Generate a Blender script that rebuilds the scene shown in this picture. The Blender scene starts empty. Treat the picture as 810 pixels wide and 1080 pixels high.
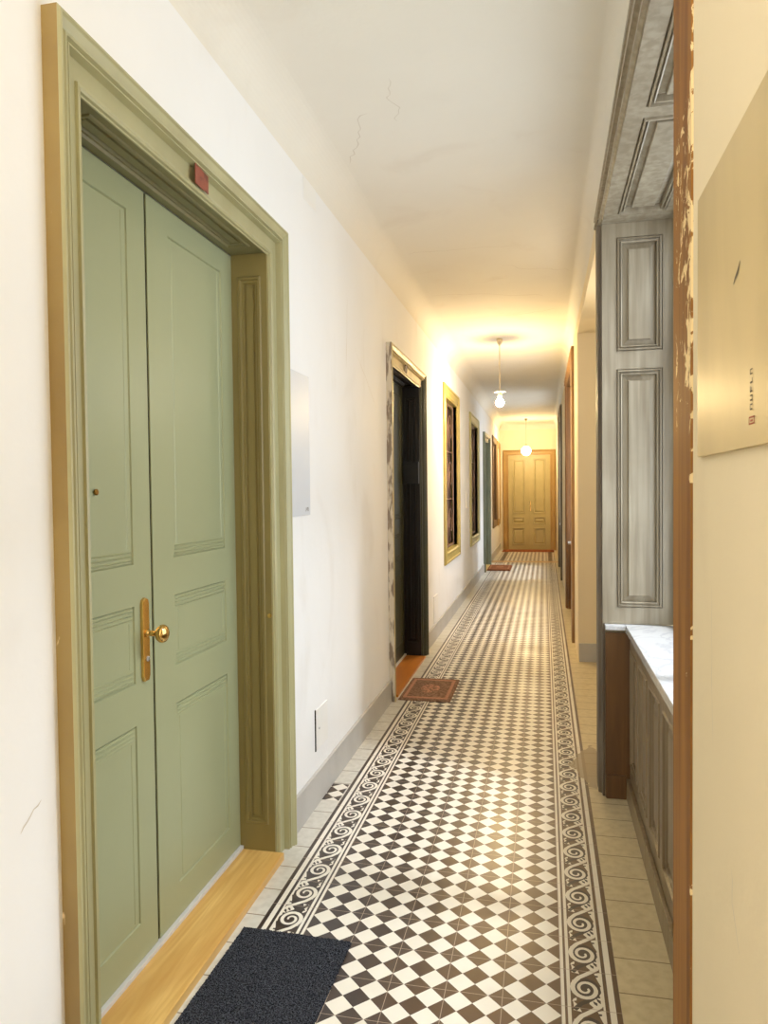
import bpy, bmesh, math, random
from mathutils import Vector, Matrix
random.seed(7)
C = bpy.context.scene.collection
sc = bpy.context.scene

# ------------------------------------------------------------------ constants
T = 0.17                      # floor tile
OX, OY = -0.8083, 2.1576      # origin of the tile grid
H = 1.507                     # eye height
XL, XR = -1.085, 0.285        # wall faces
CEIL = 3.12
YB, YE = -1.9, 18.5           # corridor ends

# ------------------------------------------------------------------ node helpers
class S:
    """a node socket with arithmetic"""
    def __init__(s, nt, v): s.nt, s.v = nt, v
    def _m(s, op, *a, clamp=False):
        n = s.nt.nodes.new('ShaderNodeMath'); n.operation = op; n.use_clamp = clamp
        for i, x in enumerate((s,) + a):
            if isinstance(x, S): s.nt.links.new(x.v, n.inputs[i])
            else: n.inputs[i].default_value = x
        return S(s.nt, n.outputs[0])
    def __add__(s, o): return s._m('ADD', o)
    def __sub__(s, o): return s._m('SUBTRACT', o)
    def __mul__(s, o): return s._m('MULTIPLY', o)
    def __truediv__(s, o): return s._m('DIVIDE', o)
    def lt(s, o): return s._m('LESS_THAN', o)
    def gt(s, o): return s._m('GREATER_THAN', o)
    def abs(s): return s._m('ABSOLUTE')
    def frac(s): return s._m('FRACT')
    def mn(s, o): return s._m('MINIMUM', o)
    def mx(s, o): return s._m('MAXIMUM', o)
    def inv(s): return (s * -1.0) + 1.0
    def between(s, a, b): return s.gt(a) * s.lt(b)
    def near(s): return ((s + 0.5).frac() - 0.5).abs()      # distance to the nearest integer
    def ss(s, a, b):
        n = s.nt.nodes.new('ShaderNodeMapRange'); n.interpolation_type = 'SMOOTHSTEP'
        s.nt.links.new(s.v, n.inputs[0]); n.inputs[1].default_value = a; n.inputs[2].default_value = b
        return S(s.nt, n.outputs[0])

class Mat:
    def __init__(m, name, rough=0.5, metal=0.0, spec=0.5):
        m.m = bpy.data.materials.new(name); m.m.use_nodes = True
        m.nt = m.m.node_tree
        m.b = m.nt.nodes['Principled BSDF']
        m.b.inputs['Roughness'].default_value = rough
        m.b.inputs['Metallic'].default_value = metal
        m.b.inputs['Specular IOR Level'].default_value = spec
        m.geo = m.nt.nodes.new('ShaderNodeNewGeometry')
        sx = m.nt.nodes.new('ShaderNodeSeparateXYZ'); m.nt.links.new(m.geo.outputs['Position'], sx.inputs[0])
        m.x, m.y, m.z = [S(m.nt, o) for o in sx.outputs]
    def noise(m, scale=5, detail=4, stretch=(1, 1, 1), dist=0.0, rough=0.5):
        mp = m.nt.nodes.new('ShaderNodeMapping'); m.nt.links.new(m.geo.outputs['Position'], mp.inputs[0])
        mp.inputs['Scale'].default_value = stretch
        n = m.nt.nodes.new('ShaderNodeTexNoise'); m.nt.links.new(mp.outputs[0], n.inputs['Vector'])
        n.inputs['Scale'].default_value = scale; n.inputs['Detail'].default_value = detail
        n.inputs['Distortion'].default_value = dist; n.inputs['Roughness'].default_value = rough
        return S(m.nt, n.outputs['Fac'])
    def mix(m, f, a, b):
        n = m.nt.nodes.new('ShaderNodeMix'); n.data_type = 'RGBA'
        if isinstance(f, S): m.nt.links.new(f.v, n.inputs[0])
        else: n.inputs[0].default_value = f
        for i, c in ((6, a), (7, b)):
            if isinstance(c, S): m.nt.links.new(c.v, n.inputs[i])
            else: n.inputs[i].default_value = (*rgb(c), 1)
        return S(m.nt, n.outputs[2])
    def color(m, c):
        if isinstance(c, S): m.nt.links.new(c.v, m.b.inputs['Base Color'])
        else: m.b.inputs['Base Color'].default_value = (*rgb(c), 1)
        return m
    def bump(m, h, strength=0.2, dist=0.01):
        n = m.nt.nodes.new('ShaderNodeBump'); m.nt.links.new(h.v, n.inputs['Height'])
        n.inputs['Strength'].default_value = strength; n.inputs['Distance'].default_value = dist
        m.nt.links.new(n.outputs[0], m.b.inputs['Normal']); return m
    def roughness(m, s): m.nt.links.new(s.v, m.b.inputs['Roughness']); return m

def rgb(c):
    """sRGB 0-255 to linear"""
    return tuple((v/255/12.92 if v/255 <= 0.04045 else ((v/255+0.055)/1.055)**2.4) for v in c)

def paint(name, c, c2=None, rough=0.45, sc_=3, bumpy=0.08, stretch=(1, 1, 1), amt=0.5, spec=0.5):
    m = Mat(name, rough, spec=spec)
    c2 = c2 or tuple(v*0.9 for v in c)
    n = m.noise(sc_, 5, stretch)
    m.color(m.mix(n.ss(0.35, 0.7) * amt, c, c2))
    m.bump(m.noise(45, 4, stretch), bumpy, 0.004)
    return m.m

# ------------------------------------------------------------------ materials
def wall_paint(name, base, shade, dirt):
    m = Mat(name, 0.75, spec=0.25)
    a = m.noise(0.9, 5, (1, 1, 0.6)); b = m.noise(3.0, 6, (1, 1, 0.5), 0.6)
    col = m.mix(a.ss(0.35, 0.7) * 0.6, base, shade)
    col2 = m.mix(b.ss(0.55, 0.8) * 0.35, col, dirt)
    m.color(col2)
    m.bump(m.noise(2.2, 6) + m.noise(14, 5) * 0.25, 0.35, 0.02)
    return m.m
M = {}
M['wall'] = wall_paint('left_plaster', (240, 240, 240), (231, 231, 231), (214, 209, 202))
M['wall_r'] = wall_paint('right_plaster', (238, 224, 192), (230, 214, 180), (218, 200, 166))  # plaster tinted cream: warm light on this side put into the colour
M['wall_end'] = wall_paint('end_plaster', (238, 228, 205), (232, 220, 194), (215, 200, 172))
M['ceil'] = wall_paint('ceiling_plaster', (232, 228, 218), (225, 220, 209), (210, 200, 184))
M['crack'] = Mat('crack', 0.9).color((150, 138, 118)).m
M['crack_light'] = Mat('crack_light', 0.9).color((206, 198, 184)).m
M['base'] = paint('grey_base_paint', (186, 184, 180), (168, 165, 160), 0.5, 4, 0.15)
M['sage'] = paint('sage_paint', (158, 163, 127), (149, 154, 117), 0.36, 1.5, 0.05)
M['sage_frame'] = paint('sage_frame_paint', (170, 166, 126), (148, 141, 102), 0.34, 5, 0.1, (1, 1, 0.3))
M['olive'] = paint('olive_lining_paint', (136, 122, 74), (120, 106, 62), 0.38, 6, 0.12, (1, 1, 0.2))
M['olive_top'] = paint('olive_soffit_paint', (120, 114, 78), (104, 98, 64), 0.4, 6, 0.1)
m = Mat('ochre_edge_paint', 0.45)
f = m.noise(30, 6, (1, 1, 0.35)).ss(0.66, 0.72)
m.color(m.mix(f * m.x.lt(-1.069), m.mix(m.noise(3, 4).ss(.3, .7), (152, 128, 74), (136, 110, 58)), (236, 214, 168))); m.bump(m.noise(20, 4), 0.3, .004)
M['ochre'] = m.m
M['dark_olive'] = paint('dark_olive_paint', (62, 64, 44), (44, 46, 30), 0.4, 5, 0.1)
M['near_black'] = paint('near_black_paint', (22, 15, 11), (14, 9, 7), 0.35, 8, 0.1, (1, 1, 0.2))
M['black'] = paint('black_metal', (14, 13, 14), (8, 8, 8), 0.4)
M['cream_frame'] = paint('worn_cream_frame', (196, 178, 132), (150, 135, 96), 0.45, 6, 0.12)
m = Mat('peeling_grey_frame', 0.7)
m.color(m.mix(m.noise(26, 6, (1, 1, 0.25)).ss(0.45, 0.55), (214, 203, 184), (140, 124, 108))); m.bump(m.noise(30, 5), 0.5, .005)
M['peel'] = m.m
M['win_olive'] = paint('window_olive_paint', (178, 160, 92), (158, 138, 72), 0.4, 4, 0.1)
M['win_olive2'] = paint('window_sage_paint', (176, 172, 128), (160, 156, 112), 0.4, 4, 0.1)
M['win_brown'] = paint('window_brown_paint', (130, 104, 74), (110, 86, 58), 0.45, 4, 0.1)
M['green_grey'] = paint('green_grey_paint', (118, 124, 104), (100, 106, 88), 0.4, 4, 0.1)
M['far_frame'] = paint('far_ochre_frame', (176, 142, 84), (158, 124, 70), 0.4, 4, 0.1)
M['far_leaf'] = paint('far_sage_leaf', (186, 172, 122), (172, 158, 110), 0.4, 4, 0.08)
# weathered grey timber (niche lining)
m = Mat('weathered_grey_timber', 0.42)
g = m.noise(34, 6, (1, 1, 0.05), 0.3); g2 = m.noise(2.4, 4)
m.color(m.mix(g2.ss(0.35, .75) * 0.5, m.mix(g.ss(0.3, 0.7), (162, 153, 134), (134, 123, 103)), (118, 106, 86))); m.bump(g, 0.25, .002)
M['grey_wood'] = m.m
m = Mat('bench_brown_grey_timber', 0.4)
g = m.noise(34, 6, (1, 1, 0.05), 0.3); g2 = m.noise(2.0, 4)
m.color(m.mix(g2.ss(0.35, .75) * 0.5, m.mix(g.ss(0.3, 0.7), (140, 124, 98), (118, 100, 74)), (104, 84, 56))); m.bump(g, 0.25, .002)
M['bench_wood'] = m.m
m = Mat('dark_brown_timber', 0.4)
g = m.noise(30, 6, (1, 1, 0.06), 0.4)
m.color(m.mix(g.ss(.3, .7), (112, 78, 42), (84, 56, 28))); m.bump(g, .2, .002)
M['brown_wood'] = m.m
m = Mat('flaking_brown_casing', 0.6, spec=0.2)
g = m.noise(22, 6, (1, 1, 0.05), 0.5)
brown = m.mix(g.ss(.3, .7), (158, 108, 44), (120, 76, 26))
fl = m.noise(20, 8, (1, 1.2, 0.8), 0.8, 0.65)
yedge = (m.y - 1.51).abs().ss(0.02, 0.12) * 0.1
zmask = m.z.ss(1.5, 1.75) * m.z.ss(2.15, 2.35).inv() * 0.17
flk = (fl + yedge + zmask * m.y.lt(1.56)).gt(0.735)
m.color(m.mix(flk, brown, (240, 214, 160))); m.bump(g * 0.5 + flk * -0.6, .5, .002)
M['flaky'] = m.m
m = Mat('dark_grey_casing', 0.5)
g = m.noise(22, 6, (1, 1, 0.1), 0.5)
m.color(m.mix(g.ss(.3, .7), (112, 100, 84), (84, 72, 58))); m.bump(g, .3, .002)
M['dark_casing'] = m.m
m = Mat('tan_casing', 0.45)
g = m.noise(22, 6, (1, 1, 0.1), 0.5)
m.color(m.mix(g.ss(.3, .7), (172, 134, 84), (132, 96, 54))); m.bump(g, .3, .002)
M['tan_casing'] = m.m
# pine threshold
m = Mat('pine_plank', 0.35)
g = m.noise(26, 6, (1, 0.07, 1), 1.2); g3 = m.noise(2.5, 3, (1, 0.3, 1), 1.5)
m.color(m.mix(g3.ss(.4, .65) * 0.5, m.mix(g.ss(.3, .7), (228, 190, 116), (206, 160, 86)), (192, 142, 72)))
M['pine'] = m.m
M['orange_wood'] = paint('orange_wood', (188, 118, 46), (150, 88, 30), 0.35, 10, .1, (1, .15, 1))
M['steel'] = Mat('satin_steel', 0.35, 0.9).color((200, 200, 202)).m
M['strip'] = Mat('pale_strip', 0.5).color((206, 204, 200)).m
M['brass'] = Mat('polished_brass', 0.18, 1.0).color((224, 184, 112)).m
M['brass_dark'] = Mat('aged_brass', 0.3, 1.0).color((150, 108, 48)).m
M['gap'] = Mat('joint_shadow', 0.9, spec=0.05).color((24, 22, 14)).m
m = Mat('red_enamel', 0.55)
m.color(m.mix(m.noise(30, 5).ss(.45, .6), (138, 64, 42), (106, 46, 32))); m.bump(m.noise(60, 3), .3, .002)
M['red'] = m.m
M['dark_red'] = Mat('dark_red_enamel', 0.5).color((70, 28, 24)).m
M['board_l'] = paint('white_board_sheet', (208, 213, 220), (198, 204, 212), 0.4, 2, 0.02)
m = Mat('beige_board_sheet', 0.38)
m.color(m.mix(m.noise(3, 4, (1, 1, .4), 1.0).ss(.35, .7), (206, 184, 130), (190, 168, 116)))
M['board_r'] = m.m
M['ink'] = Mat('grey_ink', 0.6).color((96, 84, 66)).m
M['ink_red'] = Mat('red_ink', 0.6).color((176, 88, 58)).m
M['plate'] = paint('painted_cover_plate', (238, 237, 234), (228, 226, 222), 0.5, 5, .05)
M['marble'] = None
m = Mat('white_marble', 0.12)
v = m.noise(5, 8, (1, .5, 1), 2.5)
m.color(m.mix((v - 0.5).abs().ss(0.0, 0.06).inv() * 0.45, (206, 208, 212), (168, 172, 180)))
M['marble'] = m.m
M['mat_dark'] = Mat('charcoal_mat', 0.95, spec=.1).m
m = Mat('charcoal_fibre', 0.95, spec=.1)
n1 = m.noise(240, 3); n2 = m.noise(90, 4)
m.color(m.mix(n1.ss(.42, .62), m.mix(n2.ss(.4, .6), (22, 23, 27), (33, 35, 42)), (78, 81, 90))); m.bump(n1 + n2, 1.0, .006)
M['mat_dark'] = m.m
def rug_mat(name, x0, x1, y0, y1, c1, c2, c3):
    m = Mat(name, 0.95, spec=.1)
    u = (m.x - x0) / (x1 - x0); v = (m.y - y0) / (y1 - y0)
    e = u.mn(u.inv()).mn(v.mn(v.inv()))
    bor = e.between(0.07, 0.13) * 0.7
    cx = (u - 0.5).abs(); cy = (v - 0.5).abs()
    n = m.noise(38, 4, dist=1.0); r = (cx * cx + cy * cy)
    emb = r.lt(0.035) * n.gt(0.5)
    base = m.mix(m.noise(60, 5).ss(.4, .6), c1, c2)
    m.color(m.mix((bor + emb).mn(1.0), base, c3)); m.bump(m.noise(160, 3), 1.0, .004)
    return m.m
M['rug2'] = rug_mat('worn_red_rug', -1.035, -0.657, 5.13, 5.75, (150, 120, 102), (118, 90, 76), (196, 142, 118))
M['rug3'] = rug_mat('rust_mat', -1.05, -0.62, 13.66, 14.5, (150, 92, 58), (112, 66, 42), (176, 118, 78))
M['rug4'] = rug_mat('far_rust_mat', -1.0, 0.22, 17.85, 18.42, (148, 84, 56), (118, 64, 42), (170, 104, 70))
M['iron'] = Mat('wrought_iron', 0.45, 0.4).color((168, 134, 118)).m
M['lamp_metal'] = Mat('lamp_metal', 0.35, 0.6).color((190, 180, 160)).m
M['white_enamel'] = Mat('white_enamel', 0.3).color((238, 232, 214)).m
m = Mat('dark_pane', 0.08, spec=0.6)
m.color(m.mix(m.noise(9, 5, (1, 1, .4)).ss(.4, .7), (22, 15, 14), (46, 30, 26)))
M['dark_glass'] = m.m
def emit(name, c, s):
    mm = bpy.data.materials.new(name); mm.use_nodes = True; nt = mm.node_tree; nt.nodes.clear()
    e = nt.nodes.new('ShaderNodeEmission'); o = nt.nodes.new('ShaderNodeOutputMaterial')
    e.inputs[0].default_value = (*c, 1); e.inputs[1].default_value = s; nt.links.new(e.outputs[0], o.inputs[0]); return mm
M['bulb'] = emit('glowing_bulb', (1.0, 0.70, 0.31), 900)
M['globe'] = emit('glowing_globe', (1.0, 0.76, 0.42), 110)
m = bpy.data.materials.new('thin_clear_glass'); m.use_nodes = True; nt = m.node_tree; nt.nodes.clear()
g_, t_, x_, o_ = [nt.nodes.new('ShaderNode' + k) for k in ('BsdfGlossy', 'BsdfTransparent', 'MixShader', 'OutputMaterial')]
g_.inputs['Roughness'].default_value = .03; t_.inputs[0].default_value = (.95, .97, .97, 1);
x_.inputs[0].default_value = .05; nt.links.new(t_.outputs[0], x_.inputs[1]); nt.links.new(g_.outputs[0], x_.inputs[2]); nt.links.new(x_.outputs[0], o_.inputs[0])
M['glass'] = m

# ---- floor: encaustic tiles
WHITE, DARK, DARK2, GROUT, PLAIN = (232, 227, 216), (50, 41, 40), (92, 68, 48), (172, 156, 142), (206, 198, 178)
def tile_base(m):
    u = (m.x - OX) / T; v = (m.y - OY) / T
    return u, v
def grout_line(m, u, v, w=0.0055):
    du = u.near(); dv = v.near()
    return du.mn(dv).lt(w)
def floor_finish(m, col, g):
    n = m.noise(3.5, 5)
    r = n.ss(0.3, 0.75) * 0.12 + 0.30
    m.roughness(r + g * 0.3)
    return col
m = Mat('encaustic_floor', 0.25, spec=0.55)
u, v = tile_base(m)
warmth = (m.noise(1.3, 3) * 0.5 + (m.x + 0.75).ss(0.0, 0.75) * 0.55).ss(0.25, 0.75)  # random browning of dark tiles, plus warm lamp glare painted towards the right
per = m.nt.nodes.new('ShaderNodeTexWhiteNoise'); per.noise_dimensions = '2D'
cmb = m.nt.nodes.new('ShaderNodeCombineXYZ')
fu = (u * 2.0 + 0.5)._m('FLOOR'); fv = (v * 2.0 + 0.5)._m('FLOOR')
m.nt.links.new(fu.v, cmb.inputs[0]); m.nt.links.new(fv.v, cmb.inputs[1]); m.nt.links.new(cmb.outputs[0], per.inputs['Vector'])
pv = S(m.nt, per.outputs['Value'])
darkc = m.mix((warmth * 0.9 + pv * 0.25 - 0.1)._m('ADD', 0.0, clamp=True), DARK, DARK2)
whitec = m.mix(m.noise(7, 5).ss(.4, .8) * 0.4, WHITE, (214, 206, 190))
dia = ((u * 2.0).near() + (v * 2.0).near()).lt(0.5)
main = m.mix(dia, whitec, darkc)
# border: w = 0 at the chequered field's edge, 1 at the outer edge
wl = u * -1.0; wr = u - 5.0
w = wl.mx(wr)
bd = (w.between(0.06, 0.105) + w.between(0.165, 0.735 + 0.065) + w.between(0.905, 1.0)).mn(1.0)
bd_white = w.between(0.70, 0.735)
bd = bd * bd_white.inv()
border = m.mix(bd, whitec, darkc)
col = m.mix(w.gt(0.0), main, border)
plainc = m.mix(m.x.gt(0.0), m.mix(m.noise(30, 5).ss(.3, .8), (208, 206, 198), (192, 190, 182)), m.mix(m.noise(30, 5).ss(.3, .8), (208, 194, 158), (190, 174, 136)))  # right hand tiles tan: the warm light there is put into their colour
patch = m.y.between(3.40, 3.60) * m.x.lt(-0.985)
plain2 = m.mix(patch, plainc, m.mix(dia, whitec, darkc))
outer = w.gt(1.0)
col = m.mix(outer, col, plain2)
far_band = m.y.between(15.3, 15.62)
col = m.mix(far_band, col, (196, 158, 100))
g_in = grout_line(m, u, v) * outer.inv()
g_out = (v + 0.47).near().lt(0.014) * outer
g = g_in + g_out
col = m.mix(g_in, col, GROUT); col = m.mix(g_out * 0.9, col, (120, 102, 76))
# cement repair by the right hand border
rp = (m.noise(9, 5) * 0.5 + (((m.x - 0.25).abs() * 3.0) + ((m.y - 4.1).abs() * 1.1))).lt(0.62)
col = m.mix(rp * 0.85, col, (150, 132, 104))
dirt = m.noise(2.2, 7, dist=.5).ss(.45, .9) * 0.16
col = m.mix(dirt, col, (150, 130, 104))
floor_finish(m, col, g)
m.color(col); m.bump(g * -1.0 + m.noise(60, 4) * 0.12 + m.noise(4.5, 2) * 0.35, 0.25, .003)
M['floor'] = m.m
def inlay(name, c, c2):
    m = Mat(name, 0.25, spec=0.55); u, v = tile_base(m)
    g = grout_line(m, u, v)
    col = m.mix(m.noise(7, 5).ss(.4, .8) * 0.4, c, c2)
    rp = (m.noise(9, 5) * 0.5 + (((m.x - 0.25).abs() * 3.0) + ((m.y - 4.1).abs() * 1.1))).lt(0.62)
    col = m.mix(rp * 0.85, m.mix(g, col, GROUT), (150, 132, 104))
    floor_finish(m, col, g); m.color(col); return m.m
M['inlay_w'] = inlay('inlay_white', WHITE, (214, 206, 190))
M['inlay_d'] = inlay('inlay_dark', DARK, (72, 56, 46))

# ------------------------------------------------------------------ object helpers
def obj(name, bm, mats, parent=None, smooth=False):
    me = bpy.data.meshes.new(name)
    bmesh.ops.recalc_face_normals(bm, faces=bm.faces) if bm.faces and getattr(bm, '_rn', None) else None
    bm.to_mesh(me); bm.free()
    if not isinstance(mats, (list, tuple)): mats = [mats]
    for mm in mats: me.materials.append(mm)
    if smooth:
        for p in me.polygons: p.use_smooth = True
    o = bpy.data.objects.new(name, me); C.objects.link(o)
    if parent is not None: o.parent = parent; o.matrix_parent_inverse = parent.matrix_world.inverted()
    return o
def empty(name, loc):
    o = bpy.data.objects.new(name, None); C.objects.link(o); o.location = loc
    o.empty_display_size = 0.1
    o.matrix_world = Matrix.Translation(loc)
    return o
def tag(o, label, cat, group=None, kind=None):
    o['label'] = label; o['category'] = cat
    if group: o['group'] = group
    if kind: o['kind'] = kind
    return o
def quad(bm, pts, mi=0):
    vs = [bm.verts.new(p) for p in pts]
    f = bm.faces.new(vs); f.material_index = mi; return f
def box(bm, a, b, mi=0, bevel=0.0):
    x0, y0, z0 = a; x1, y1, z1 = b
    vs = [bm.verts.new(p) for p in ((x0,y0,z0),(x1,y0,z0),(x1,y1,z0),(x0,y1,z0),(x0,y0,z1),(x1,y0,z1),(x1,y1,z1),(x0,y1,z1))]
    fs = []
    for q in ((0,3,2,1),(4,5,6,7),(0,1,5,4),(1,2,6,5),(2,3,7,6),(3,0,4,7)):
        f = bm.faces.new([vs[i] for i in q]); f.material_index = mi; fs.append(f)
    if bevel:
        es = list({e for f in fs for e in f.edges})
        bmesh.ops.bevel(bm, geom=es, offset=bevel, segments=2, profile=0.7, affect='EDGES')
    return bm
def bx(a, b, mi=0, bevel=0.0): return box(bmesh.new(), a, b, mi, bevel)
class Fr:
    """flat frame: origin O, axes U, V and outward normal N"""
    def __init__(s, O, U, V, N): s.O, s.U, s.V, s.N = map(Vector, (O, U, V, N))
    def p(s, u, v, n=0.0): return s.O + s.U*u + s.V*v + s.N*n
def fquad(bm, F, pts, mi=0):
    """quad given in frame coords, wound so that its normal is as given by order when U x V = N"""
    P = [F.p(*q) for q in pts]
    if F.U.cross(F.V).dot(F.N) < 0: P.reverse()
    return quad(bm, P, mi)
def panelled(bm, F, u0, v0, u1, v1, panels, prof, thick, mi=0, mp=None):
    """a board with sunk / raised panels. prof: (inset, height) rings from the panel's edge inwards"""
    mp = mi if mp is None else mp
    us = sorted({u0, u1, *[p[0] for p in panels], *[p[2] for p in panels]})
    vs = sorted({v0, v1, *[p[1] for p in panels], *[p[3] for p in panels]})
    for i in range(len(us)-1):
        for j in range(len(vs)-1):
            cu, cv = (us[i]+us[i+1])/2, (vs[j]+vs[j+1])/2
            if any(p[0] < cu < p[2] and p[1] < cv < p[3] for p in panels): continue
            fquad(bm, F, ((us[i],vs[j],0),(us[i+1],vs[j],0),(us[i+1],vs[j+1],0),(us[i],vs[j+1],0)), mi)
    for (a, b, c, d) in panels:
        prev = None
        for (ins, h) in prof:
            ins_v = ins
            r = ((a+ins, b+ins_v, h), (c-ins, b+ins_v, h), (c-ins, d-ins_v, h), (a+ins, d-ins_v, h))
            if prev:
                for k in range(4):
                    k2 = (k+1) % 4
                    fquad(bm, F, (prev[k], prev[k2], r[k2], r[k]), mp)
            prev = r
        fquad(bm, F, prev, mp)
    t = -thick
    c = ((u0,v0),(u1,v0),(u1,v1),(u0,v1))
    for k in range(4):
        a, b = c[k], c[(k+1) % 4]
        fquad(bm, F, ((a[0],a[1],t),(b[0],b[1],t),(b[0],b[1],0),(a[0],a[1],0)), mi)
    fquad(bm, F, ((u0,v0,t),(u0,v1,t),(u1,v1,t),(u1,v0,t)), mi)
    return bm
def casing(bm, F, u0, u1, v0, v1, prof, closed=False, mi=0, mi_first=None, legs=None, rise=0.0):
    """moulded architrave swept round an opening; prof (distance in from the outer edge, height)"""
    def ring(d, h, w):
        tl = v1 - d; k = rise * (1 - w)
        L = [(u0+d, v0 + (d if closed else 0), h), (u0+d, tl + k, h), (u1-d, tl, h), (u1-d, v0 + (d if closed else 0), h)]
        return L
    dm = prof[-1][0]
    prev = None
    for i, (d, h) in enumerate(prof):
        r = ring(d, h, d/dm)
        if prev:
            n = 4 if closed else 3
            for k in range(n):
                k2 = (k+1) % 4
                mm = mi if legs is None else legs[k]
                if i == 1 and mi_first is not None and k == 0: mm = mi_first
                fquad(bm, F, (prev[k], r[k], r[k2], prev[k2]), mm)
        prev = r
    if not closed:                                   # close the feet
        for (ua, s) in ((u0, 1), (u1, -1)):
            pts = [F.p(ua + s*d, v0, h) for d, h in prof] + [F.p(ua + s*dm, v0, -0.0), F.p(ua, v0, -0.0)]
            try: bm.faces.new([bm.verts.new(p) for p in pts])
            except Exception: pass
    return bm
def lathe(bm, prof, center, axis='Z', seg=32, mi=0):
    """prof: (radius, along)"""
    c = Vector(center); rings = []
    for r, a in prof:
        ring = []
        for k in range(seg):
            t = 2*math.pi*k/seg; x, y = r*math.cos(t), r*math.sin(t)
            p = {'Z': Vector((x, y, a)), 'X': Vector((a, x, y)), 'Y': Vector((x, a, y))}[axis]
            ring.append(bm.verts.new(c + p))
        rings.append(ring)
    for i in range(len(rings)-1):
        for k in range(seg):
            f = bm.faces.new((rings[i][k], rings[i][(k+1) % seg], rings[i+1][(k+1) % seg], rings[i+1][k])); f.material_index = mi
    for ring in (rings[0], rings[-1]):
        try: bm.faces.new(ring).material_index = mi
        except Exception: pass
    bmesh.ops.recalc_face_normals(bm, faces=bm.faces[:])
    return bm
def tube(bm, pts, r, seg=8, mi=0):
    pts = [Vector(p) for p in pts]; rings = []
    for i, p in enumerate(pts):
        d = (pts[min(i+1, len(pts)-1)] - pts[max(i-1, 0)]).normalized()
        a = d.orthogonal().normalized() if i == 0 else (rings_a - d*rings_a.dot(d)).normalized()
        rings_a = a; b = d.cross(a)
        rings.append([bm.verts.new(p + a*r*math.cos(2*math.pi*k/seg) + b*r*math.sin(2*math.pi*k/seg)) for k in range(seg)])
    for i in range(len(rings)-1):
        for k in range(seg):
            bm.faces.new((rings[i][k], rings[i][(k+1) % seg], rings[i+1][(k+1) % seg], rings[i+1][k])).material_index = mi
    bm.faces.new(rings[0][::-1]).material_index = mi; bm.faces.new(rings[-1]).material_index = mi
    return bm
def strip(bm, F, pts, w, n=0.0006, mi=0):
    """thin irregular line drawn on a surface (a crack)"""
    P = [Vector(p) for p in pts]; L, R_ = [], []
    for i, p in enumerate(P):
        d = (P[min(i+1, len(P)-1)] - P[max(i-1, 0)]).normalized(); q = Vector((-d.y, d.x))
        ww = w * (0.25 if i in (0, len(P)-1) else random.uniform(.6, 1.2))
        L.append(F.p(*(p + q*ww/2), n)); R_.append(F.p(*(p - q*ww/2), n))
    for i in range(len(P)-1):
        quad(bm, (R_[i], R_[i+1], L[i+1], L[i]), mi)
def wiggle(a, b, n=10, amp=0.02):
    a, b = Vector(a), Vector(b); d = b - a; q = Vector((-d.y, d.x)).normalized(); o = 0; out = []
    for i in range(n+1):
        out.append(a + d*i/n + q*o); o += random.uniform(-amp, amp)
    return out

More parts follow.
